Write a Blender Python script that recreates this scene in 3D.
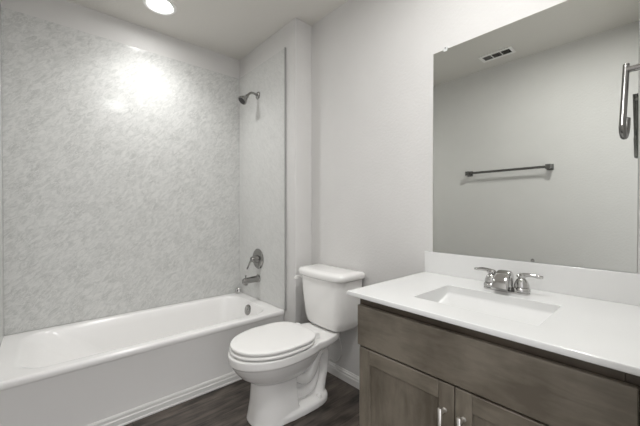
import bpy, bmesh, math
from mathutils import Vector, Matrix

for o in list(bpy.data.objects):
    bpy.data.objects.remove(o, do_unlink=True)
S = bpy.context.scene
C = S.collection
R = math.radians

# ------------------------------------------------------------ camera / light
cam_d = bpy.data.cameras.new('camera')
cam = bpy.data.objects.new('camera', cam_d); C.objects.link(cam)
cam.location = (-1.4935, 0.0, 1.1336)
cam.rotation_euler = (R(90 - 0.466), 0, R(-41.449))
cam_d.sensor_width = 36.0
cam_d.lens = 311.07 / 640 * 36
cam_d.clip_start = 0.01
S.camera = cam

W = bpy.data.worlds.new('world'); S.world = W
W.use_nodes = True
W.node_tree.nodes['Background'].inputs[0].default_value = (0.98, 0.98, 1.0, 1)
W.node_tree.nodes['Background'].inputs[1].default_value = 0.42

LAMP_STRENGTH = (13.0, 30.0)         # downlight lens emission
LAMP_SPOT = 10.5             # narrow downlight beam over the tub, watts
LAMP_COLOR = (1.0, 0.997, 0.99)

S.view_settings.view_transform = 'Standard'
S.view_settings.look = 'None'
S.view_settings.gamma = 1.0
S.view_settings.use_curve_mapping = False
S.view_settings.exposure = 2.0

# ------------------------------------------------------------ dimensions
H = 2.5066                 # ceiling
XP = -0.1615               # surround panel face, faucet end
XD = -0.1535               # drywall face of the faucet wing wall
XL = -1.681                # surround panel face, head end
XLD = -1.689
XLW = -1.745               # left wall
YB = 2.6215; YBD = 2.6295  # back panel face / drywall
YC = 1.783                 # front of the wing walls
YT = 1.917                 # tub apron
ZT = 0.3877                # tub rim
ZC = 0.8155                # counter top
YE = 0.02                  # end wall (door wall) face

# ------------------------------------------------------------ materials
def new_mat(name):
    m = bpy.data.materials.new(name); m.use_nodes = True
    nt = m.node_tree
    return m, nt, nt.nodes['Principled BSDF']

def N(nt, t, **kw):
    n = nt.nodes.new(t)
    for k, v in kw.items():
        setattr(n, k, v)
    return n

def simple(name, col, rough=0.5, metal=0.0, spec=0.5, coat=0.0, noise=0.0, nscale=20, bump=0.0, bscale=200):
    m, nt, b = new_mat(name)
    b.inputs['Base Color'].default_value = (*col, 1)
    b.inputs['Roughness'].default_value = rough
    b.inputs['Metallic'].default_value = metal
    b.inputs['Specular IOR Level'].default_value = spec
    b.inputs['Coat Weight'].default_value = coat
    tc = N(nt, 'ShaderNodeTexCoord')
    if noise:
        n = N(nt, 'ShaderNodeTexNoise'); n.inputs['Scale'].default_value = nscale
        n.inputs['Detail'].default_value = 4
        nt.links.new(tc.outputs['Object'], n.inputs['Vector'])
        r = N(nt, 'ShaderNodeValToRGB')
        r.color_ramp.elements[0].position = .3; r.color_ramp.elements[1].position = .7
        r.color_ramp.elements[0].color = (*[c * (1 - noise) for c in col], 1)
        r.color_ramp.elements[1].color = (*[min(1, c * (1 + noise)) for c in col], 1)
        nt.links.new(n.outputs['Fac'], r.inputs['Fac'])
        nt.links.new(r.outputs['Color'], b.inputs['Base Color'])
    if bump:
        n = N(nt, 'ShaderNodeTexNoise'); n.inputs['Scale'].default_value = bscale
        n.inputs['Detail'].default_value = 3
        nt.links.new(tc.outputs['Object'], n.inputs['Vector'])
        bp = N(nt, 'ShaderNodeBump'); bp.inputs['Strength'].default_value = bump
        bp.inputs['Distance'].default_value = 0.004
        nt.links.new(n.outputs['Fac'], bp.inputs['Height'])
        nt.links.new(bp.outputs['Normal'], b.inputs['Normal'])
    return m

M = {}
M['wall'] = simple('wall_paint', (0.69, 0.68, 0.665), 0.7, spec=0.3, bump=0.35, bscale=70, noise=.012, nscale=6)
M['ceiling'] = simple('ceiling_paint', (0.72, 0.70, 0.66), 0.8, spec=0.2, bump=0.3, bscale=80)
M['trim'] = simple('trim_paint', (0.78, 0.77, 0.75), 0.35, noise=.01)
M['tub'] = simple('tub_acrylic', (0.91, 0.90, 0.885), 0.17, noise=.006, nscale=3)
M['apron_trim'] = M['trim']
M['china'] = simple('vitreous_china', (0.92, 0.91, 0.89), 0.09, coat=.3, noise=.005, nscale=4)
M['seat'] = simple('seat_plastic', (0.92, 0.91, 0.89), 0.22, noise=.005, nscale=4)
M['counter'] = simple('cultured_marble', (0.765, 0.765, 0.755), 0.14, noise=.02, nscale=3)
M['chrome'] = simple('chrome', (0.56, 0.555, 0.545), 0.06, metal=1.0, noise=.02, nscale=8)
M['nickel'] = simple('brushed_nickel', (0.36, 0.355, 0.345), 0.15, metal=1.0, noise=.04, nscale=60)
M['dark_nickel'] = simple('dark_brushed_nickel', (0.20, 0.197, 0.19), 0.25, metal=1.0, noise=.04, nscale=60)
M['satin'] = simple('satin_nickel_pull', (0.82, 0.80, 0.77), 0.3, metal=1.0, noise=.03, nscale=60)
M['mirror'] = simple('mirror_silver', (0.725, 0.74, 0.71), 0.012, metal=1.0, noise=.002, nscale=1)
M['mirror_edge'] = simple('mirror_edge', (0.35, 0.37, 0.36), 0.2, metal=.6)
M['clip'] = simple('clear_clip', (0.75, 0.76, 0.75), 0.15, noise=.02)
M['dark'] = simple('dark_rubber', (0.025, 0.024, 0.023), 0.5, noise=.1)
M['vent_dark'] = simple('duct_dark', (0.02, 0.02, 0.02), 0.7, noise=.1)
M['vent'] = simple('vent_enamel', (0.90, 0.89, 0.87), 0.4, noise=.01)
M['hose'] = simple('braided_hose', (0.72, 0.71, 0.69), 0.35, metal=.3, bump=.5, bscale=500)
M['shaded_edge_trim'] = simple('panel_edge_shade', (0.36, 0.36, 0.35), 0.4, noise=.02)  # shade on the panels' front edges is painted into this grey
M['caulk'] = simple('white_caulk', (0.8, 0.79, 0.77), 0.4, noise=.01)

def mat_marble(name, k):
    # k: how strongly the print shows
    hi = (.69, .69, .672); base = lambda c: (*[h + (x - h) * k for x, h in zip(c, hi)], 1)
    m, nt, b = new_mat(name)
    L = nt.links.new
    g = N(nt, 'ShaderNodeNewGeometry')
    sep = N(nt, 'ShaderNodeSeparateXYZ'); L(g.outputs['Position'], sep.inputs[0])
    add = N(nt, 'ShaderNodeMath', operation='ADD'); L(sep.outputs[0], add.inputs[0]); L(sep.outputs[1], add.inputs[1])
    comb = N(nt, 'ShaderNodeCombineXYZ'); L(add.outputs[0], comb.inputs[0]); L(sep.outputs[2], comb.inputs[1])
    def streak(ang, sx, sy, det, rough, dist):
        # rotate the wall plane by ang, then stretch along the streak
        mp = N(nt, 'ShaderNodeMapping', vector_type='TEXTURE')
        mp.inputs['Rotation'].default_value = (0, 0, R(ang))
        mp.inputs['Scale'].default_value = (1 / sx, 1 / sy, 1)
        L(comb.outputs[0], mp.inputs['Vector'])
        n = N(nt, 'ShaderNodeTexNoise'); n.inputs['Scale'].default_value = 1.0
        n.inputs['Detail'].default_value = det; n.inputs['Roughness'].default_value = rough
        n.inputs['Distortion'].default_value = dist
        L(mp.outputs[0], n.inputs['Vector'])
        return n
    a = streak(44, 20, 46, 7, .72, 1.1)        # broad smoky streaks
    v = streak(46, 24, 62, 5, .62, 1.6)         # thin veins
    s1 = N(nt, 'ShaderNodeMath', operation='SUBTRACT'); L(v.outputs['Fac'], s1.inputs[0]); s1.inputs[1].default_value = .5
    ab = N(nt, 'ShaderNodeMath', operation='ABSOLUTE'); L(s1.outputs[0], ab.inputs[0])
    vr = N(nt, 'ShaderNodeMapRange'); L(ab.outputs[0], vr.inputs[0])
    vr.inputs[1].default_value = 0.0; vr.inputs[2].default_value = 0.035
    vr.inputs[3].default_value = 1.0; vr.inputs[4].default_value = 0.0
    msk = N(nt, 'ShaderNodeTexNoise'); msk.inputs['Scale'].default_value = 9.0; msk.inputs['Detail'].default_value = 3
    L(comb.outputs[0], msk.inputs['Vector'])
    mr = N(nt, 'ShaderNodeMapRange'); L(msk.outputs['Fac'], mr.inputs[0])
    mr.inputs[1].default_value = .46; mr.inputs[2].default_value = .62
    mul = N(nt, 'ShaderNodeMath', operation='MULTIPLY'); L(vr.outputs[0], mul.inputs[0]); L(mr.outputs[0], mul.inputs[1])
    rp = N(nt, 'ShaderNodeValToRGB')
    rp.color_ramp.elements[0].position = .34; rp.color_ramp.elements[0].color = base((.48, .487, .473))
    rp.color_ramp.elements[1].position = .58; rp.color_ramp.elements[1].color = (*hi, 1)
    L(a.outputs['Fac'], rp.inputs['Fac'])
    mx = N(nt, 'ShaderNodeMix', data_type='RGBA')
    sc = N(nt, 'ShaderNodeMath', operation='MULTIPLY'); L(mul.outputs[0], sc.inputs[0]); sc.inputs[1].default_value = .55
    L(sc.outputs[0], mx.inputs['Factor']); L(rp.outputs[0], mx.inputs[6])
    mx.inputs[7].default_value = base((.235, .24, .23))
    L(mx.outputs[2], b.inputs['Base Color'])
    b.inputs['Roughness'].default_value = .13
    b.inputs['Specular IOR Level'].default_value = .11
    return m
M['marble'] = mat_marble('marble_panel', .8)
M['marble_pale'] = mat_marble('marble_panel_pale', .35)

def mat_wood(name, axis, c0, c1, rough=.34):
    m, nt, b = new_mat(name)
    L = nt.links.new
    g = N(nt, 'ShaderNodeTexCoord')
    mp = N(nt, 'ShaderNodeMapping')
    sc = [26, 26, 26]; sc[axis] = 5.5
    mp.inputs['Scale'].default_value = sc
    L(g.outputs['Object'], mp.inputs['Vector'])
    n = N(nt, 'ShaderNodeTexNoise'); n.inputs['Scale'].default_value = 1.6; n.inputs['Detail'].default_value = 7
    n.inputs['Roughness'].default_value = .6; n.inputs['Distortion'].default_value = .5
    L(mp.outputs[0], n.inputs['Vector'])
    n2 = N(nt, 'ShaderNodeTexNoise'); n2.inputs['Scale'].default_value = 7; n2.inputs['Detail'].default_value = 4
    L(g.outputs['Object'], n2.inputs['Vector'])
    ma = N(nt, 'ShaderNodeMath', operation='MULTIPLY_ADD'); L(n2.outputs['Fac'], ma.inputs[0]); ma.inputs[1].default_value = 1.5
    L(n.outputs['Fac'], ma.inputs[2])
    rp = N(nt, 'ShaderNodeValToRGB')
    rp.color_ramp.elements[0].position = .62; rp.color_ramp.elements[0].color = (*c0, 1)
    rp.color_ramp.elements[1].position = 1.25; rp.color_ramp.elements[1].color = (*c1, 1)
    rp.color_ramp.elements[1].position = 1.0
    hf = N(nt, 'ShaderNodeMath', operation='MULTIPLY'); L(ma.outputs[0], hf.inputs[0]); hf.inputs[1].default_value = .66
    L(hf.outputs[0], rp.inputs['Fac'])
    L(rp.outputs[0], b.inputs['Base Color'])
    b.inputs['Roughness'].default_value = rough
    bp = N(nt, 'ShaderNodeBump'); bp.inputs['Strength'].default_value = .12; bp.inputs['Distance'].default_value = .002
    L(n.outputs['Fac'], bp.inputs['Height']); L(bp.outputs[0], b.inputs['Normal'])
    return m
M['wood_h'] = mat_wood('stained_wood_horizontal', 1, (.130, .110, .084), (.228, .200, .159))
M['wood_v'] = mat_wood('stained_wood_vertical', 2, (.130, .110, .084), (.228, .200, .159))
M['wood_dark'] = mat_wood('stained_wood_frame', 1, (.050, .037, .025), (.085, .066, .047))

def mat_floor():
    m, nt, b = new_mat('vinyl_plank')
    L = nt.links.new
    g = N(nt, 'ShaderNodeNewGeometry')
    br = N(nt, 'ShaderNodeTexBrick')
    br.offset = .37; br.squash = 1
    br.inputs['Scale'].default_value = 1.0
    br.inputs['Brick Width'].default_value = 1.15
    br.inputs['Row Height'].default_value = .165
    br.inputs['Mortar Size'].default_value = .0012
    br.inputs['Color1'].default_value = (0.0, 0, 0, 1); br.inputs['Color2'].default_value = (1, 1, 1, 1)
    br.inputs['Mortar'].default_value = (0.1, .1, .1, 1); br.inputs['Bias'].default_value = 0
    L(g.outputs['Position'], br.inputs['Vector'])
    mp = N(nt, 'ShaderNodeMapping'); mp.inputs['Scale'].default_value = (3.0, 34, 1)
    ofs = N(nt, 'ShaderNodeVectorMath', operation='ADD')
    sc = N(nt, 'ShaderNodeVectorMath', operation='SCALE'); L(br.outputs['Color'], sc.inputs[0]); sc.inputs['Scale'].default_value = 9
    L(g.outputs['Position'], ofs.inputs[0]); L(sc.outputs[0], ofs.inputs[1]); L(ofs.outputs[0], mp.inputs['Vector'])
    n = N(nt, 'ShaderNodeTexNoise'); n.inputs['Scale'].default_value = 1.5; n.inputs['Detail'].default_value = 8
    n.inputs['Roughness'].default_value = .65; n.inputs['Distortion'].default_value = .7
    L(mp.outputs[0], n.inputs['Vector'])
    mp2 = N(nt, 'ShaderNodeMapping'); mp2.inputs['Scale'].default_value = (5, 12, 1)
    L(g.outputs['Position'], mp2.inputs['Vector'])
    n2 = N(nt, 'ShaderNodeTexNoise'); n2.inputs['Scale'].default_value = 1.3; n2.inputs['Detail'].default_value = 3
    L(mp2.outputs[0], n2.inputs['Vector'])
    ma = N(nt, 'ShaderNodeMath', operation='ADD'); L(n.outputs['Fac'], ma.inputs[0]); L(n2.outputs['Fac'], ma.inputs[1])
    hf = N(nt, 'ShaderNodeMath', operation='MULTIPLY'); L(ma.outputs[0], hf.inputs[0]); hf.inputs[1].default_value = .5
    rp = N(nt, 'ShaderNodeValToRGB')
    rp.color_ramp.elements[0].position = .36; rp.color_ramp.elements[0].color = (.015, .0122, .0102, 1)
    rp.color_ramp.elements[1].position = .66; rp.color_ramp.elements[1].color = (.165, .135, .113, 1)
    L(hf.outputs[0], rp.inputs['Fac'])
    tone = N(nt, 'ShaderNodeMapRange'); L(br.outputs['Color'], tone.inputs[0])
    tone.inputs[3].default_value = .78; tone.inputs[4].default_value = 1.15
    mx = N(nt, 'ShaderNodeVectorMath', operation='SCALE'); L(rp.outputs[0], mx.inputs[0]); L(tone.outputs[0], mx.inputs['Scale'])
    gr = N(nt, 'ShaderNodeMix', data_type='RGBA'); L(br.outputs['Fac'], gr.inputs['Factor'])
    L(mx.outputs[0], gr.inputs[6]); gr.inputs[7].default_value = (.012, .01, .009, 1)
    L(gr.outputs[2], b.inputs['Base Color'])
    b.inputs['Roughness'].default_value = .42
    bp = N(nt, 'ShaderNodeBump'); bp.inputs['Strength'].default_value = .15; bp.inputs['Distance'].default_value = .002
    L(n.outputs['Fac'], bp.inputs['Height']); L(bp.outputs[0], b.inputs['Normal'])
    return m
M['floor'] = mat_floor()

def mat_lamp(name, strength):
    m, nt, b = new_mat(name)
    b.inputs['Base Color'].default_value = (.9, .9, .88, 1)
    b.inputs['Emission Color'].default_value = (*LAMP_COLOR, 1)
    b.inputs['Emission Strength'].default_value = strength
    return m
M['lamp_tub'] = mat_lamp('lamp_lens_narrow', LAMP_STRENGTH[0])
M['lamp_room'] = mat_lamp('lamp_lens_wide', LAMP_STRENGTH[1])

# ------------------------------------------------------------ mesh helpers
def finish(o, smooth, bevel, seg, angle=35):
    if smooth:
        for p in o.data.polygons: p.use_smooth = True
        o.data.set_sharp_from_angle(angle=R(angle))
    if bevel:
        b = o.modifiers.new('bevel', 'BEVEL'); b.width = bevel; b.segments = seg
        b.limit_method = 'ANGLE'; b.angle_limit = R(40)
        for p in o.data.polygons: p.use_smooth = True
        o.data.set_sharp_from_angle(angle=R(50))
        w = o.modifiers.new('normals', 'WEIGHTED_NORMAL'); w.keep_sharp = True

def world_off(p):
    v = Vector((0, 0, 0))
    while p is not None:
        v += p.location; p = p.parent
    return v

def obj(name, bm, mat, parent=None, smooth=False, bevel=0, seg=2, label=None, angle=35, fix=True):
    """bmesh in world coordinates -> one mesh object (child meshes become local to the parent)"""
    if fix: bmesh.ops.recalc_face_normals(bm, faces=bm.faces[:])
    if parent is not None:
        bmesh.ops.translate(bm, vec=-world_off(parent), verts=bm.verts[:])
    me = bpy.data.meshes.new(name); bm.to_mesh(me); bm.free()
    mats = mat if isinstance(mat, (list, tuple)) else [mat]
    for x in mats: me.materials.append(x)
    o = bpy.data.objects.new(name, me); C.objects.link(o)
    o.parent = parent
    finish(o, smooth, bevel, seg, angle)
    if label: o['label'] = label
    return o

def thing(name, label, cat, loc, group=None):
    o = bpy.data.objects.new(name, None); C.objects.link(o)
    o.location = loc; o.empty_display_size = .05
    o['label'] = label; o['category'] = cat
    if group: o['group'] = group
    return o

def tag(o, label, cat, group=None):
    o['label'] = label; o['category'] = cat
    if group: o['group'] = group
    return o

def struct(o):
    o['kind'] = 'structure'; return o

def box(bm, x0, x1, y0, y1, z0, z1):
    vs = [bm.verts.new(c) for c in [(x0, y0, z0), (x1, y0, z0), (x1, y1, z0), (x0, y1, z0),
                                    (x0, y0, z1), (x1, y0, z1), (x1, y1, z1), (x0, y1, z1)]]
    fs = []
    for f in [(0, 3, 2, 1), (4, 5, 6, 7), (0, 1, 5, 4), (1, 2, 6, 5), (2, 3, 7, 6), (3, 0, 4, 7)]:
        fs.append(bm.faces.new([vs[i] for i in f]))
    return fs

def BX(*a):
    bm = bmesh.new(); box(bm, *a); return bm

def loft(bm, loops, cap0=True, cap1=True, close=True):
    rings = [[bm.verts.new(p) for p in L] for L in loops]
    n = len(rings[0])
    for a, b in zip(rings, rings[1:]):
        for i in range(n if close else n - 1):
            j = (i + 1) % n
            bm.faces.new([a[i], a[j], b[j], b[i]])
    if cap0: bm.faces.new(list(reversed(rings[0])))
    if cap1: bm.faces.new(rings[-1])
    return rings

def rrect(x0, x1, y0, y1, r, z, n=6):
    r = min(r, (x1 - x0) / 2 - 1e-5, (y1 - y0) / 2 - 1e-5)
    pts = []
    for cx, cy, a0 in [(x1 - r, y1 - r, 0), (x0 + r, y1 - r, 90), (x0 + r, y0 + r, 180), (x1 - r, y0 + r, 270)]:
        for k in range(n + 1):
            a = R(a0 + 90 * k / n)
            pts.append(Vector((cx + r * math.cos(a), cy + r * math.sin(a), z)))
    return pts

def frame_from(d):
    d = d.normalized()
    up = Vector((0, 0, 1)) if abs(d.z) < .95 else Vector((0, 1, 0))
    u = d.cross(up).normalized(); v = u.cross(d).normalized()
    return u, v

def lathe(bm, prof, base, axis, n=28):
    """prof: (distance along axis, radius)"""
    axis = Vector(axis).normalized(); base = Vector(base)
    u, v = frame_from(axis)
    loops = []
    for t, r in prof:
        r = max(r, 1e-4)
        loops.append([base + axis * t + (u * math.cos(2 * math.pi * k / n) + v * math.sin(2 * math.pi * k / n)) * r for k in range(n)])
    loft(bm, loops)

def catmull(pts, m=8):
    P = [Vector(p) for p in pts]; P = [2 * P[0] - P[1]] + P + [2 * P[-1] - P[-2]]
    out = []
    for i in range(1, len(P) - 2):
        for k in range(m):
            t = k / m
            out.append(.5 * ((2 * P[i]) + (P[i + 1] - P[i - 1]) * t + (2 * P[i - 1] - 5 * P[i] + 4 * P[i + 1] - P[i + 2]) * t * t
                             + (3 * P[i] - P[i - 1] - 3 * P[i + 1] + P[i + 2]) * t ** 3))
    out.append(P[-2]); return out

def sweep(bm, pts, radii, n=14, side=None):
    """tube along pts; radii: number, or list of (a, b) half sizes; side = reference 'a' direction"""
    P = [Vector(p) for p in pts]; loops = []
    pu = None
    for i, p in enumerate(P):
        d = (P[min(i + 1, len(P) - 1)] - P[max(i - 1, 0)]).normalized()
        if side is not None:
            u = Vector(side); u = (u - d * u.dot(d)).normalized()
        elif pu is None:
            u, _ = frame_from(d)
        else:
            u = (pu - d * pu.dot(d)).normalized()
        pu = u; v = d.cross(u)
        if isinstance(radii, (int, float)): a = b = radii
        else:
            f = i / (len(P) - 1) * (len(radii) - 1); k = min(int(f), len(radii) - 2); t = f - k
            q0, q1 = radii[k], radii[k + 1]
            if isinstance(q0, (int, float)): q0 = (q0, q0)
            if isinstance(q1, (int, float)): q1 = (q1, q1)
            a = q0[0] * (1 - t) + q1[0] * t; b = q0[1] * (1 - t) + q1[1] * t
        loops.append([p + u * a * math.cos(2 * math.pi * k / n) + v * b * math.sin(2 * math.pi * k / n) for k in range(n)])
    loft(bm, loops)

def bake(o, mods):
    """apply a list of (type, settings) to the object's mesh"""
    for t, kw in mods:
        m = o.modifiers.new(t, t)
        for k, v in kw.items(): setattr(m, k, v)
    bpy.context.view_layer.update()
    dg = bpy.context.evaluated_depsgraph_get()
    me = bpy.data.meshes.new_from_object(o.evaluated_get(dg))
    old = o.data; o.modifiers.clear(); o.data = me; me.name = o.name
    for p in me.polygons: p.use_smooth = True
    bpy.data.meshes.remove(old)

# ------------------------------------------------------------ room shell
struct(obj('floor', BX(XLW - .12, .12, -.9, YBD + .12, -.08, 0), M['floor']))
struct(obj('ceiling', BX(XLW - .12, .12, -.12, YBD + .12, H, H + .08), M['ceiling']))
struct(obj('wall_right', BX(0, .1, -.12, YBD + .12, 0, H), M['wall']))
struct(obj('wall_left', BX(XLW - .1, XLW, -.12, YBD + .12, 0, H), M['wall']))
struct(obj('wall_back', BX(XLW, 0, YBD, YBD + .1, 0, H), M['wall']))
# wing walls either side of the tub alcove
struct(obj('wall_alcove_right', BX(XD, 0, YC, YBD, 0, H), M['wall'], bevel=.004))
struct(obj('wall_alcove_left', BX(XLW, XLD, YC, YBD, 0, H), M['wall'], bevel=.004))
# door wall behind the camera, with the doorway the camera looks through
bm = bmesh.new()
DX0, DX1, DZ = XLW + .045, -.80, 2.04
box(bm, DX1, 0, YE - .11, YE, 0, H)
box(bm, XLW, DX0, YE - .11, YE, 0, H)
box(bm, DX0, DX1, YE - .11, YE, DZ, H)
struct(obj('wall_front', bm, M['wall']))
bm = bmesh.new()
box(bm, DX0, DX0 + .015, YE - .115, YE + .004, 0, DZ)
box(bm, DX1 - .015, DX1, YE - .115, YE + .004, 0, DZ)
box(bm, DX0 + .015, DX1 - .015, YE - .115, YE + .004, DZ - .015, DZ)
struct(obj('trim_1', bm, M['trim']))

def baseboard(name, p0, p1, nrm, h=.074, t=.013):
    """moulded baseboard from p0 to p1 (xy), thickness along nrm"""
    p0 = Vector((*p0, 0)); p1 = Vector((*p1, 0)); n = Vector((*nrm, 0))
    prof = [(0, 0.001), (t, .001), (t, h * .60), (t * .80, h * .66), (t * .80, h * .80), (t * .45, h * .90), (t * .30, h), (0, h)]
    bm = bmesh.new()
    loops = [[p + n * a + Vector((0, 0, b)) for a, b in prof] for p in (p0, p1)]
    loft(bm, loops)
    return struct(obj(name, bm, M['trim']))
baseboard('baseboard_right', (0, .822), (0, YC - .013), (-1, 0))
baseboard('baseboard_alcove', (XD, YC), (0, YC), (0, -1))
baseboard('baseboard_left', (XLW, YE), (XLW, YC), (1, 0))
# moulding along the foot of the tub apron
struct(obj('trim_2', (lambda bm: (loft(bm, [[Vector((x, YT + .008 - a, b)) for a, b in
      [(0, .001), (.021, .001), (.021, .008), (.017, .012), (.016, .036), (.0115, .041), (.0105, .054), (.007, .060), (.003, .063), (0, .063)]]
      for x in (XLD + .001, XD - .001)]), bm)[1])(bmesh.new()), M['trim']))

# ------------------------------------------------------------ shower surround
ZS = 2.3336; YS = 1.893
z0 = ZT + .002
def surround(label, loc, dims, trim=None, mat='marble_pale'):
    t = thing('surround_panel', label, 'wall panel', loc)
    obj('panel', BX(*dims), M[mat], t, bevel=.002)
    if trim: obj('shaded_edge_trim', BX(*trim), M['shaded_edge_trim'], t, label='narrow edge trim, painted dark as in shade')
surround('widest veined marble-look panel, on the long wall behind the bathtub', ((XL + XP) / 2, YBD, z0), (XL, XP, YB, YBD - .0005, z0, ZS), mat='marble')
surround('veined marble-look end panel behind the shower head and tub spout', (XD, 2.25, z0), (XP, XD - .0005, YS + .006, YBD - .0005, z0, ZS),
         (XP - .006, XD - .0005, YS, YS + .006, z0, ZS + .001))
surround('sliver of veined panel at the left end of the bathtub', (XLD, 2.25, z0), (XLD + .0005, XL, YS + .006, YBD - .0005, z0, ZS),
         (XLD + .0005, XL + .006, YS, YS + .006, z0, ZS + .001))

# ------------------------------------------------------------ bathtub
TX0, TX1, TY1 = XLD + .001, XD - .001, YBD - .001
tub = thing('bathtub', 'white alcove bathtub with a plain apron under the veined wall panels', 'bathtub', ((TX0 + TX1) / 2, (YT + TY1) / 2, 0))
bm = bmesh.new(); n = 8
ix0, ix1, iy0, iy1 = XL + .075, XP - .075, YT + .062, YB - .05
loops = [rrect(TX0, TX1, YT + .009, TY1, .003, .002, n),
         rrect(TX0, TX1, YT + .009, TY1, .003, .345, n),
         rrect(TX0, TX1, YT + .004, TY1, .003, .352, n),
         rrect(TX0, TX1, YT, TY1, .003, .358, n),
         rrect(TX0, TX1, YT, TY1, .003, .376, n),
         rrect(TX0, TX1, YT + .003, TY1, .003, .383, n),
         rrect(TX0, TX1, YT + .010, TY1, .003, ZT, n),
         rrect(TX0 + .004, TX1 - .004, YT + .016, TY1 - .004, .004, ZT, n),
         rrect(ix0 - .008, ix1 + .008, iy0 - .008, iy1 + .008, .13, ZT, n),
         rrect(ix0, ix1, iy0, iy1, .13, ZT - .001, n),
         rrect(ix0 + .008, ix1 - .004, iy0 + .006, iy1 - .006, .13, ZT - .004, n),
         rrect(ix0 + .022, ix1 - .009, iy0 + .013, iy1 - .013, .13, ZT - .014, n),
         rrect(ix0 + .075, ix1 - .018, iy0 + .022, iy1 - .022, .14, ZT - .05, n),
         rrect(ix0 + .17, ix1 - .035, iy0 + .035, iy1 - .035, .15, ZT - .12, n),
         rrect(ix0 + .28, ix1 - .055, iy0 + .05, iy1 - .05, .15, ZT - .21, n),
         rrect(ix0 + .36, ix1 - .075, iy0 + .07, iy1 - .07, .14, ZT - .28, n),
         rrect(ix0 + .42, ix1 - .11, iy0 + .11, iy1 - .11, .11, ZT - .305, n),
         rrect(ix0 + .60, ix1 - .25, iy0 + .2, iy1 - .2, .05, ZT - .31, n)]
loft(bm, loops)
obj('tub_shell', bm, M['tub'], tub, smooth=True, angle=55)
bm = bmesh.new()
oc = Vector((-.252, 2.285, .322)); oa = Vector((-1, 0, .22))
lathe(bm, [(-.010, .042), (.010, .042), (.015, .040), (.018, .034), (.0185, .012), (.0215, .010), (.022, .001)], oc, oa)
obj('overflow_plate', bm, M['nickel'], tub, smooth=True, label='round chrome overflow plate')
bm = bmesh.new()
lathe(bm, [(-.003, .034), (.003, .034), (.004, .030), (.002, .026), (.002, .001)], (-.44, 2.28, ZT - .31), (0, 0, 1))
obj('drain', bm, M['chrome'], tub, smooth=True, label='chrome drain ring')

# stopper lying in the back corner of the rim
st = thing('drain_stopper', 'small chrome drain stopper left on the tub rim in the back corner', 'stopper', (-.205, 2.575, ZT))
bm = bmesh.new()
ax = Vector((-.55, -.80, .30)).normalized()
b0 = Vector((-.203, 2.572, ZT + .027))
lathe(bm, [(0, .022), (.003, .0255), (.011, .0255), (.016, .021), (.018, .014)], b0, ax, 24)
obj('cap', bm, M['chrome'], st, smooth=True)
bm = bmesh.new()
lathe(bm, [(0, .006), (.004, .0055), (.005, .001)], b0 + ax * .0175, ax, 16)
obj('knob', bm, M['dark'], st, smooth=True, label='dark centre knob')
bm = bmesh.new()
lathe(bm, [(0, .005), (.028, .005), (.029, .001)], b0 - ax * .0005, -ax + Vector((0, 0, .25)), 14)
obj('stem', bm, M['chrome'], st, smooth=True)

# ------------------------------------------------------------ shower fittings
YF = 2.285
sh = thing('wall_shower', 'chrome shower head on a bent arm high on the veined end panel', 'shower head', (XP, YF, 2.09))
bm = bmesh.new()
lathe(bm, [(-.001, .001), (0, .032), (.003, .032), (.009, .026), (.013, .016), (.014, .010)], (XP, YF, 2.088), (-1, 0, 0))
obj('flange', bm, M['nickel'], sh, smooth=True)
arm = catmull([(XP - .008, YF, 2.088), (XP - .035, YF, 2.096), (XP - .062, YF, 2.096), (XP - .086, YF, 2.080), (XP - .100, YF, 2.062)], 8)
bm = bmesh.new(); sweep(bm, arm, .0095)
obj('shower_arm', bm, M['nickel'], sh, smooth=True)
d = Vector((-.68, 0, -.73)).normalized(); p0 = Vector((XP - .098, YF, 2.064))
bm = bmesh.new()
lathe(bm, [(-.004, .008), (0, .013), (.010, .0155), (.016, .014), (.022, .017), (.040, .027), (.062, .037), (.070, .038), (.073, .036), (.073, .001)], p0, d)
obj('head', bm, M['nickel'], sh, smooth=True)
bm = bmesh.new()
lathe(bm, [(0, .031), (.003, .030), (.004, .001)], p0 + d * .0725, d)
obj('spray_face', bm, M['dark'], sh, smooth=True, label='dark spray face')

ZV = .731
vl = thing('shower_valve', 'chrome round valve plate with lever handle above the tub spout', 'shower valve', (XP, YF, ZV))
bm = bmesh.new()
lathe(bm, [(0, .084), (.004, .084), (.010, .078), (.014, .060), (.015, .034), (.015, .001)], (XP - .0008, YF, ZV), (-1, 0, 0), 40)
obj('escutcheon', bm, M['nickel'], vl, smooth=True)
bm = bmesh.new()
lathe(bm, [(0, .034), (.012, .031), (.030, .026), (.046, .023), (.054, .019), (.057, .010), (.057, .001)], (XP - .0155, YF, ZV), (-1, 0, 0))
obj('handle_hub', bm, M['nickel'], vl, smooth=True)
lev = catmull([(XP - .055, YF + .004, ZV + .004), (XP - .064, YF + .022, ZV - .022), (XP - .068, YF + .040, ZV - .055), (XP - .078, YF + .05, ZV - .085)], 6)
bm = bmesh.new(); sweep(bm, lev, [(.011, .010), (.009, .007), (.009, .006), (.008, .005)], side=(0, 1, 1))
obj('lever', bm, M['nickel'], vl, smooth=True)

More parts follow.
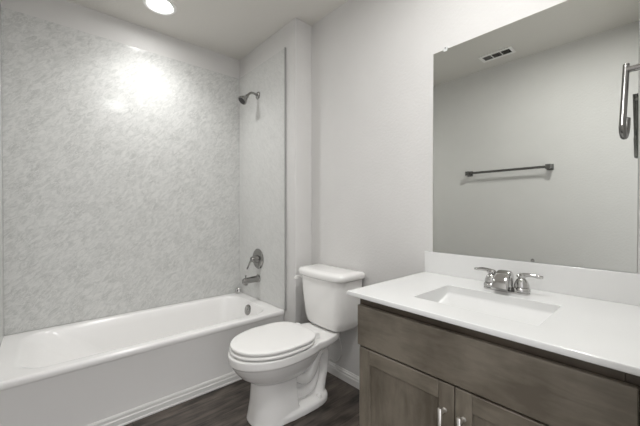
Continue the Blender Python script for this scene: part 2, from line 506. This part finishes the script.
ZP = .566
sp = thing('tub_spout', 'chrome tub spout below the round valve plate', 'tub spout', (XP, YF, ZP))
bm = bmesh.new()
prof = [(0, .034, 0), (.006, .034, 0), (.010, .027, 0), (.06, .026, -.001), (.11, .025, -.003), (.130, .0255, -.006), (.140, .023, -.009), (.143, .016, -.011)]
lo = []
for t, r, dz in prof:
    lo.append([Vector((XP - t, YF + r * math.cos(a), ZP + dz + r * math.sin(a))) for a in [2 * math.pi * k / 28 for k in range(28)]])
loft(bm, lo)
box_pts = [Vector((XP - .118 + .017 * math.cos(a), YF + .017 * math.sin(a), ZP - .02)) for a in [2 * math.pi * k / 20 for k in range(20)]]
loft(bm, [[p + Vector((0, 0, -.018)) for p in box_pts], box_pts])
obj('spout_body', bm, M['nickel'], sp, smooth=True)
bm = bmesh.new()
lathe(bm, [(0, .005), (.012, .005), (.014, .008), (.022, .008), (.024, .004)], (XP - .118, YF, ZP + .020), (0, 0, 1), 16)
obj('diverter_knob', bm, M['nickel'], sp, smooth=True)

# ------------------------------------------------------------ toilet
TY = 1.468
wc = thing('toilet', 'white two-piece toilet with closed lid between tub and vanity', 'toilet', (-.45, TY, 0))

def egg(xf, xb, xc, w, z, nf=2.0, nb=2.6, n=64, yc=TY):
    """outline seen from above; the front points to -x"""
    pts = []
    for k in range(n):
        a = 2 * math.pi * k / n; c, s = math.cos(a), math.sin(a)
        if c >= 0: x = xc - (xc - xf) * c ** (2 / nf); y = math.copysign(abs(s) ** (2 / nf), s) * w
        else: x = xc + (xb - xc) * abs(c) ** (2 / nb); y = math.copysign(abs(s) ** (2 / nb), s) * w
        pts.append(Vector((x, yc + y, z)))
    return pts

bm = bmesh.new()
# bowl
loft(bm, [egg(-.64, -.40, -.50, .085, .205), egg(-.69, -.34, -.50, .122, .228), egg(-.735, -.30, -.52, .149, .262),
          egg(-.765, -.27, -.53, .165, .298), egg(-.782, -.25, -.54, .175, .326), egg(-.787, -.245, -.54, .178, .338), egg(-.798, -.24, -.54, .185, .345),
          egg(-.799, -.24, -.54, .186, .383), egg(-.796, -.24, -.54, .184, .388)])
# deck that carries the tank, tapering towards the wall
loft(bm, [egg(-.50, -.085, -.33, .120, .318, 3, 2.2), egg(-.52, -.070, -.33, .145, .338, 3, 2.2), egg(-.53, -.065, -.33, .155, .352, 3, 2.2),
          egg(-.53, -.065, -.33, .157, .383, 3, 2.2), egg(-.525, -.07, -.33, .153, .388, 3, 2.2)])
# pedestal: broad column under the bowl, spreading a little to the floor
loft(bm, [egg(-.690, -.435, -.50, .128, .001, 2.6, 8), egg(-.684, -.44, -.50, .122, .03, 2.6, 8), egg(-.674, -.445, -.50, .112, .10, 2.6, 8),
          egg(-.668, -.45, -.50, .106, .18, 2.6, 8), egg(-.665, -.45, -.50, .106, .245, 2.6, 8)])
# foot plate running back to the bolts
loft(bm, [egg(-.66, -.195, -.36, .136, .001, 3, 2.8), egg(-.66, -.195, -.36, .136, .030, 3, 2.8), egg(-.655, -.203, -.36, .129, .043, 3, 2.8), egg(-.64, -.225, -.36, .105, .050, 3, 2.8)])
# rear web and moulded trapway
loft(bm, [egg(-.45, -.23, -.32, .062, .02, 3, 3), egg(-.45, -.20, -.31, .060, .15, 3, 3), egg(-.45, -.17, -.28, .060, .26, 3, 3), egg(-.45, -.11, -.26, .075, .34, 3, 3)])
for sgn in (-1, 1):
    y = TY + sgn * .060
    trap = catmull([(-.47, y, .235), (-.415, y + sgn * .004, .185), (-.365, y + sgn * .008, .165), (-.325, y + sgn * .010, .20), (-.295, y + sgn * .012, .265),
                    (-.26, y + sgn * .010, .300), (-.222, y + sgn * .006, .275), (-.220, y, .20), (-.238, y, .12), (-.26, y, .03)], 8)
    sweep(bm, trap, [.030, .032, .034, .033, .030, .029, .029, .028, .029, .034])
    sweep(bm, catmull([(-.44, y - sgn * .004, .10), (-.38, y - sgn * .002, .085), (-.32, y, .10), (-.285, y, .16), (-.27, y, .22)], 8), [.030, .030, .028, .022, .016])
body = obj('bowl', bm, M['china'], wc)
bake(body, [('REMESH', dict(mode='VOXEL', voxel_size=.0045)), ('SMOOTH', dict(factor=.5, iterations=4))])

def slab(xf, xb, xc, w, z0, z1, r, dome=0.0, nf=2.05, nb=3.2):
    bm = bmesh.new()
    L = []
    for t, dz in ((1.0, 0), (.3, r * .3), (0, r)):
        L.append(egg(xf + r * t, xb - r * t, xc, w - r * t, z0 + dz, nf, nb))
    for t, dz in ((0, r), (.10, r * .55), (.35, r * .2), (1.0, 0)):
        L.append(egg(xf + r * t, xb - r * t, xc, w - r * t, z1 - dz, nf, nb))
    if dome:
        for q in (.03, .08, .13):
            L.append(egg(xf + q, xb - q, xc, w - q, z1 + dome * math.sin(q / .13 * math.pi / 2), nf, nb))
    loft(bm, L); return bm
obj('seat', slab(-.789, -.335, -.535, .190, .3935, .4095, .006), M['seat'], wc, smooth=True, angle=60)
obj('seat_lid', slab(-.785, -.322, -.535, .186, .4150, .4335, .007, .003), M['seat'], wc, smooth=True, angle=60)
for sgn in (-1, 1):
    bm = bmesh.new()
    yy = TY + sgn * .088
    lo = [rrect(-.345, -.288, yy - .022, yy + .022, .01, z, 4) for z in (.3885, .412)] + [rrect(-.340, -.293, yy - .017, yy + .017, .01, .421, 4)]
    loft(bm, lo)
    obj('hinge', bm, M['seat'], wc, smooth=True)

def tankloop(xf, xb, w, bow, z, r=.045, n=9):
    """tank section: flat back, bowed front, rounded corners"""
    pts = []
    for cx, cy, a0 in [(xb - .012, w - .012, 0), (xf + r, w - r, 90), (xf + r, -(w - r), 180), (xb - .012, -(w - .012), 270)]:
        rr = .012 if cx > xf + r + .001 else r
        for k in range(n + 1):
            a = R(a0 + 90 * k / n)
            pts.append(Vector((cx + rr * math.cos(a), cy + rr * math.sin(a), z)))
        if a0 == 90:
            for k in range(1, 8):
                t = k / 8; pts.append(Vector((xf, (w - r) * (1 - 2 * t), z)))
    out = []
    for p in pts:
        if p.x < xf + r + 1e-4:
            k = max(0, 1 - (p.y / w) ** 2)
            p = Vector((p.x - bow * k, p.y, p.z))
        out.append(Vector((p.x, p.y + TY, p.z)))
    return out
TKX = -.018
bm = bmesh.new()
loft(bm, [tankloop(-.155, TKX - .03, .130, .010, .391, .05), tankloop(-.178, TKX - .015, .156, .014, .398, .055),
          tankloop(-.191, TKX - .003, .167, .016, .416, .06), tankloop(-.195, TKX, .177, .018, .455, .055),
          tankloop(-.203, TKX, .192, .020, .58, .055), tankloop(-.208, TKX, .200, .022, .708, .055)])
obj('tank', bm, M['china'], wc, smooth=True, angle=60)
bm = bmesh.new()
loft(bm, [tankloop(-.212, TKX + .003, .206, .024, .709, .05), tankloop(-.220, TKX + .006, .214, .024, .715, .05), tankloop(-.222, TKX + .006, .217, .024, .724, .05),
          tankloop(-.222, TKX + .006, .217, .024, .738, .05), tankloop(-.219, TKX + .004, .214, .024, .747, .05), tankloop(-.208, TKX - .004, .204, .022, .754, .045),
          tankloop(-.17, TKX - .03, .18, .018, .757, .04)])
obj('tank_lid', bm, M['china'], wc, smooth=True, angle=60)
lv = obj('flush_lever', (lambda b: (lathe(b, [(0, .014), (.004, .014), (.010, .010), (.011, .001)], (-.168, TY + .194, .678), (-.25, 1, 0), 20), b)[1])(bmesh.new()), M['chrome'], wc, smooth=True, label='chrome lever pivot')
lever_pts = catmull([(-.172, TY + .202, .678), (-.195, TY + .207, .684), (-.225, TY + .209, .686), (-.242, TY + .209, .676)], 6)
bm = bmesh.new(); sweep(bm, lever_pts, [(.008, .007), (.007, .009), (.006, .011), (.005, .006)], side=(0, 1, 0))
obj('lever_arm', bm, M['seat'], lv, smooth=True, label='white lever arm')
for sgn in (-1, 1):
    bm = bmesh.new()
    lathe(bm, [(0, .017), (.006, .017), (.016, .014), (.022, .008), (.023, .001)], (-.300, TY + sgn * .107, .0415), (0, 0, 1), 20)
    obj('bolt_cap', bm, M['seat'], wc, smooth=True)
for sgn in (-1,):
    bm = bmesh.new()
    lathe(bm, [(0, .011), (.024, .011), (.025, .001)], (-.135, TY - .090, .372), (0, 0, 1), 8)
    obj('tank_bolt', bm, M['dark'], wc, smooth=True, label='dark tank fill nut')

# supply line
bm = bmesh.new()
sweep(bm, catmull([(-.135, TY - .090, .370), (-.118, TY - .098, .315), (-.088, TY - .080, .215), (-.070, TY - .02, .145), (-.055, TY + .06, .125), (-.05, TY + .12, .140), (-.05, TY + .13, .166)], 8), .0055, 10)
obj('supply_hose', bm, M['hose'], wc, smooth=True, label='thin braided supply hose')

# ------------------------------------------------------------ vanity cabinet
VX = -.556          # face frame
VF = -.575          # overlay fronts
VY0, VY1 = .025, .820
van = thing('vanity_cabinet', 'dark brown wooden vanity cabinet with shaker doors under the white sink top', 'cabinet', (VX / 2, (VY0 + VY1) / 2, 0))
bm = bmesh.new()
box(bm, VX + .018, -.004, VY1 - .016, VY1, .0, .796)
box(bm, VX + .018, -.004, VY0, VY0 + .016, .0, .796)
box(bm, VX + .05, -.004, VY0 + .016, VY1 - .016, .09, .105)
box(bm, -.012, -.004, VY0 + .016, VY1 - .016, .105, .796)
obj('carcass', bm, M['wood_v'], van, bevel=.001)
bm = bmesh.new()
box(bm, VX, VX + .018, VY0, VY0 + .04, .09, .796)
box(bm, VX, VX + .018, VY1 - .04, VY1, .09, .796)
box(bm, VX, VX + .018, VY0 + .04, VY1 - .04, .745, .796)
box(bm, VX, VX + .018, VY0 + .04, VY1 - .04, .580, .625)
box(bm, VX, VX + .018, VY0 + .04, VY1 - .04, .09, .125)
box(bm, VX + .001, VX + .017, .415, .443, .125, .58)
obj('face_frame', bm, M['wood_dark'], van, bevel=.001)
obj('toe_kick', BX(VX + .07, VX + .085, VY0 + .016, VY1 - .016, .0, .09), M['wood_dark'], van)
obj('drawer_front', BX(VF, VX - .0005, .044, .818, .608, .764), M['wood_h'], van, bevel=.003)

def shaker(y0, y1, z0, z1, hy):
    w = .050
    dr = obj('door', BX(VF + .009, VX - .001, y0 + w - .004, y1 - w + .004, z0 + w - .004, z1 - w - .002), M['wood_v'], van)
    for a, b in ((y0, y0 + w), (y1 - w, y1)):
        obj('stile', BX(VF, VX - .0005, a, b, z0, z1), M['wood_v'], dr, bevel=.0026)
    for a, b in ((z1 - w - .006, z1), (z0, z0 + w)):
        obj('rail', BX(VF, VX - .0005, y0 + w, y1 - w, a, b), M['wood_h'], dr, bevel=.0026)
    bm = bmesh.new()
    lathe(bm, [(0, .0055), (.001, .0062), (.148, .0062), (.149, .0055)], (VF - .030, hy, .389), (0, 0, 1), 16)
    for zz in (.520, .408):
        lathe(bm, [(0, .0075), (.003, .0075), (.004, .0050), (.030, .0050)], (VF + .0005, hy, zz), (-1, 0, 0), 14)
    obj('handle', bm, M['satin'], dr, smooth=True, label='satin nickel bar pull')
shaker(.4315, .808, .10, .6025, .460)
shaker(.046, .4285, .10, .6025, .402)

# ------------------------------------------------------------ vanity top with sink
CX = -.597; CY0, CY1 = .024, .854; CZ0 = .7975
top = thing('sink_countertop', 'white vanity countertop with integral rectangular sink on the brown cabinet', 'countertop', (CX / 2, (CY0 + CY1) / 2, CZ0))
bm = bmesh.new(); n = 8
sx0, sx1, sy0, sy1 = -.476, -.203, .243, .633
L = [rrect(sx0 - .02, sx1 + .02, sy0 - .02, sy1 + .02, .012, CZ0, n), rrect(CX + .004, -.001, CY0, CY1 - .004, .004, CZ0, n), rrect(CX + .001, -.001, CY0, CY1 - .001, .004, CZ0 + .001, n), rrect(CX, -.001, CY0, CY1, .004, CZ0 + .003, n),
     rrect(CX, -.001, CY0, CY1, .004, ZC - .004, n), rrect(CX + .0012, -.001, CY0, CY1 - .0012, .004, ZC - .0012, n), rrect(CX + .004, -.001, CY0, CY1 - .004, .004, ZC, n),
     rrect(CX + .008, -.002, CY0 + .001, CY1 - .008, .004, ZC, n), rrect(sx0 - .006, sx1 + .006, sy0 - .006, sy1 + .006, .014, ZC, n),
     rrect(sx0 - .002, sx1 + .002, sy0 - .002, sy1 + .002, .012, ZC, n), rrect(sx0, sx1, sy0, sy1, .012, ZC - .002, n)]
ft = loft(bm, L, cap0=False, cap1=False)
obj('slab', bm, M['counter'], top, smooth=True, angle=24, fix=False)
bm = bmesh.new()
def basin_floor(x): return ZC - .034 - .42 * (sx1 - x) + .55 * (sx1 - x) ** 2      # ramp falling towards the front
def ring(i, up, r):
    return [Vector((p.x, p.y, min(ZC - .004, basin_floor(p.x) + up))) for p in rrect(sx0 + i, sx1 - i, sy0 + i, sy1 - i, r, 0, n)]
L = [rrect(sx0, sx1, sy0, sy1, .012, ZC - .002, n), rrect(sx0, sx1, sy0, sy1, .012, ZC - .004, n), ring(0, .006, .013), ring(.0015, .003, .013), ring(.004, .001, .014), ring(.008, 0, .016),
     ring(.03, 0, .025), ring(.06, 0, .03), ring(.10, 0, .025), ring(.13, 0, .003)]
loft(bm, [list(l) for l in L], cap0=False, cap1=True)
for f in bm.faces: f.normal_flip()
obj('sink_basin', bm, M['counter'], top, smooth=True, angle=40, fix=False)
bm = bmesh.new()
lathe(bm, [(-.001, .022), (.002, .022), (.003, .018), (.004, .014), (.006, .010), (.0065, .001)], (sx0 + .06, (sy0 + sy1) / 2, basin_floor(sx0 + .06)), (-.2, 0, 1), 24)
obj('sink_drain', bm, M['chrome'], top, smooth=True, label='chrome sink drain')
obj('backsplash', BX(-.016, -.001, CY0, CY1 - .002, ZC - .0005, ZC + .1065), M['counter'], top, bevel=.002)

# ------------------------------------------------------------ faucet
FX, FY = -.128, .4335
fa = thing('sink_faucet', 'chrome two-handle faucet standing behind the sink', 'faucet', (FX, FY, ZC))
bm = bmesh.new()
loft(bm, [rrect(FX - .028, FX + .026, FY - .082, FY + .082, .026, ZC + .0003, 8), rrect(FX - .028, FX + .026, FY - .082, FY + .082, .026, ZC + .006, 8),
          rrect(FX - .024, FX + .022, FY - .078, FY + .078, .022, ZC + .010, 8)])
obj('base_plate', bm, M['chrome'], fa, smooth=True)
for sgn in (-1, 1):
    hy = FY + sgn * .0535
    bm = bmesh.new()
    lathe(bm, [(0, .0290), (.010, .0290), (.014, .0265), (.0155, .0235), (.018, .0255), (.026, .0250), (.040, .0195), (.046, .0155), (.049, .0125), (.051, .0125), (.054, .0165), (.060, .0175), (.067, .0135), (.0695, .001)],
          (FX, hy, ZC + .0095), (0, 0, 1), 28)
    hd = obj('handle', bm, M['chrome'], fa, smooth=True)
    bm = bmesh.new()
    lp = catmull([(FX, hy + sgn * .004, ZC + .071), (FX, hy + sgn * .022, ZC + .074), (FX + .002, hy + sgn * .040, ZC + .074), (FX + .003, hy + sgn * .056, ZC + .071), (FX + .004, hy + sgn * .068, ZC + .071)], 6)
    sweep(bm, lp, [(.009, .009), (.008, .0075), (.0085, .0072), (.0095, .0068), (.006, .005)], side=(1, 0, 0))
    obj('lever', bm, M['chrome'], hd, smooth=True)
bm = bmesh.new()
sp_pts = catmull([(FX + .016, FY, ZC + .008), (FX + .012, FY, ZC + .040), (FX - .004, FY, ZC + .066), (FX - .030, FY, ZC + .068), (FX - .056, FY, ZC + .048), (FX - .074, FY, ZC + .018)], 7)
def flat_sweep(bm, P, hw, ht):
    loops = []
    for i, p in enumerate(P):
        d = (P[min(i + 1, len(P) - 1)] - P[max(i - 1, 0)]).normalized()
        u = Vector((0, 1, 0)); v = d.cross(u)
        t = i / (len(P) - 1); w = hw[0] + (hw[1] - hw[0]) * t; h = ht[0] + (ht[1] - ht[0]) * t
        L = []
        for k in range(28):
            a = 2 * math.pi * k / 28; c, q = math.cos(a), math.sin(a)
            L.append(p + u * w * math.copysign(abs(c) ** .5, c) + v * h * math.copysign(abs(q) ** .5, q))
        loops.append(L)
    loft(bm, loops)
flat_sweep(bm, sp_pts, (.022, .029), (.018, .011))
obj('spout', bm, M['chrome'], fa, smooth=True)
bm = bmesh.new()
lathe(bm, [(0, .003), (.050, .003), (.051, .006), (.058, .006), (.060, .003)], (FX + .021, FY, ZC + .012), (0, 0, 1), 12)
obj('lift_rod', bm, M['chrome'], fa, smooth=True)

# ------------------------------------------------------------ mirror
MY0, MY1, MZ0, MZ1 = .077, .811, .9235, 1.9301
mi = thing('wall_mirror', 'large frameless rectangular mirror on the wall above the sink backsplash', 'mirror', (0, (MY0 + MY1) / 2, MZ0))
bm = bmesh.new()
fs = box(bm, -.0055, -.0005, MY0, MY1, MZ0, MZ1)
for f in fs: f.material_index = 1
fs[5].material_index = 0
obj('glass', bm, [M['mirror'], M['mirror_edge']], mi)
for (y, z, s) in ((.747, MZ1, 1), (.376, MZ0, -1)):
    bm = bmesh.new()
    if s > 0:
        box(bm, -.0085, -.0058, y - .009, y + .009, z - .010, z + .004); box(bm, -.0085, -.0003, y - .009, y + .009, z + .0005, z + .012)
    else:
        box(bm, -.0085, -.0058, y - .006, y + .006, z + .0012, z + .010); box(bm, -.0085, -.0058, y - .003, y + .003, z + .010, z + .013)
    if s > 0:
        cl = obj('mirror_clip', bm, M['clip'], mi, bevel=.001)
        bm = bmesh.new(); lathe(bm, [(0, .0035), (.0015, .003), (.002, .001)], (-.0085, y, z + .006), (-1, 0, 0), 12)
        obj('screw', bm, M['nickel'], cl, smooth=True)
    elif y < .5:
        obj('mirror_clip', bm, M['nickel'], mi, bevel=.0008)

# ------------------------------------------------------------ towel hook by the mirror (on the door wall)
HY = .094
th = thing('towel_hook', 'chrome hooked towel holder hanging at the right edge of the mirror', 'towel holder', (-.190, YE, 1.553))
bm = bmesh.new()
loft(bm, [[Vector((-.190 + a, yy, 1.553 + b)) for a, b in [(-q, -q), (q, -q), (q, q), (-q, q)]] for yy, q in ((YE + .0005, .022), (YE + .006, .022), (YE + .009, .018))])
obj('wall_plate', bm, M['nickel'], th)
bm = bmesh.new()
sweep(bm, [(-.190, YE + .008, 1.553), (-.190, HY, 1.553)], .009, 16)
obj('post', bm, M['nickel'], th, smooth=True)
pts = catmull([(-.182, HY, 1.572), (-.188, HY, 1.555), (-.228, HY, 1.470), (-.268, HY, 1.388), (-.277, HY, 1.364), (-.262, HY - .001, 1.346), (-.232, HY - .002, 1.348), (-.205, HY - .003, 1.372), (-.185, HY - .003, 1.408)], 8)
bm = bmesh.new(); sweep(bm, pts, [(.0078, .0075)] * 2, 14, side=(0, 1, 0))
obj('hook_bar', bm, M['dark_nickel'], th, smooth=True)

# ------------------------------------------------------------ towel bar on the opposite wall (seen in the mirror)
BXX = XLW + .062; BY0, BY1, BZ = .690, 1.355, 1.503
tb = thing('towel_bar', 'dark brushed metal towel bar on the blank wall opposite the mirror', 'towel bar', (XLW, (BY0 + BY1) / 2, BZ))
bm = bmesh.new(); sweep(bm, [(BXX, BY0, BZ), (BXX, BY1, BZ)], .011, 14)
obj('bar', bm, M['dark_nickel'], tb, smooth=True)
for y in (BY0, BY1):
    bm = bmesh.new()
    L = []
    for x, q in ((XLW + .0005, .025), (XLW + .008, .025), (XLW + .012, .016), (XLW + .045, .014), (XLW + .047, .019), (BXX + .016, .019), (BXX + .018, .016)):
        L.append([Vector((x, y + a, BZ + b)) for a, b in [(-q, -q), (q, -q), (q, q), (-q, q)]])
    loft(bm, L)
    obj('bracket', bm, M['dark_nickel'], tb)

# ------------------------------------------------------------ ceiling fittings
def downlight(x, y, label, lens, watts, k_=1.0):
    t = thing('recessed_light', label, 'ceiling light', (x, y, H), 'recessed ceiling lights')
    bm = bmesh.new()
    n = 48
    prof = [(.102, 0), (.102, -.004), (.098, -.010), (.088, -.012), (.080, -.010), (.0715, -.004), (.0705, -.0005)]
    loops = [[Vector((x + k_ * r * math.cos(2 * math.pi * k / n), y + k_ * r * math.sin(2 * math.pi * k / n), H - .0003 + dz)) for k in range(n)] for r, dz in prof]
    loft(bm, loops, False, False)
    obj('trim_ring', bm, M['vent'], t, smooth=True)
    bm = bmesh.new()
    lathe(bm, [(0, .0708 * k_), (.002, .0708 * k_), (.003, .058 * k_), (.0032, .001)], (x, y, H - .0008), (0, 0, -1), 48)
    obj('lens', bm, lens, t, smooth=True, label='glowing white lens')
    if not watts: return
    ld = bpy.data.lights.new('beam', 'SPOT'); ld.energy = watts; ld.color = LAMP_COLOR
    ld.spot_size = R(136); ld.spot_blend = 1.0; ld.shadow_soft_size = .07
    lo = bpy.data.objects.new('beam', ld); C.objects.link(lo); lo.parent = t; lo.location = (0, 0, -.016)
downlight(-.912, 2.270, 'lit round recessed ceiling light above the bathtub', M['lamp_tub'], LAMP_SPOT)
downlight(-.81, .44, 'lit round recessed ceiling light above the front of the vanity', M['lamp_room'], 0, 1.65)

vx0, vx1, vy0, vy1 = -1.568, -1.432, .897, 1.163
ve = thing('ceiling_vent', 'white rectangular ceiling vent with three dark grilles, seen in the mirror', 'vent', ((vx0 + vx1) / 2, (vy0 + vy1) / 2, H))
bm = bmesh.new(); g = .0
cells = [(vy0 + .024 + k * .074, vy0 + .024 + k * .074 + .068) for k in range(3)]
ca, cb = vx0 + .026, vx1 - .026
zt_, zb_ = H - .0005, H - .009
box(bm, vx0, ca, vy0, vy1, zb_, zt_); box(bm, cb, vx1, vy0, vy1, zb_, zt_)
ys = [vy0] + [v for c in cells for v in c] + [vy1]
for a, b in zip(ys[0::2], ys[1::2]): box(bm, ca, cb, a, b, zb_, zt_)
obj('frame', bm, M['vent'], ve, bevel=.003)
for a, b in cells:
    gr = obj('grille', BX(ca, cb, a, b, H - .0025, H - .0006), M['vent_dark'], ve, label='dark grille opening')
    bm = bmesh.new()
    for k in range(4):
        xx = ca + (cb - ca) * (k + .5) / 4
        vs = [bm.verts.new(v) for v in [(xx - .004, a, H - .0085), (xx - .003, a, H - .0085), (xx + .004, a, H - .003), (xx + .003, a, H - .003)]]
        ws = [bm.verts.new(v.co + Vector((0, b - a, 0))) for v in vs]
        for i in range(4): bm.faces.new([vs[i], vs[(i + 1) % 4], ws[(i + 1) % 4], ws[i]])
        bm.faces.new(vs[::-1]); bm.faces.new(ws)
    obj('louvres', bm, M['dark_nickel'], gr)
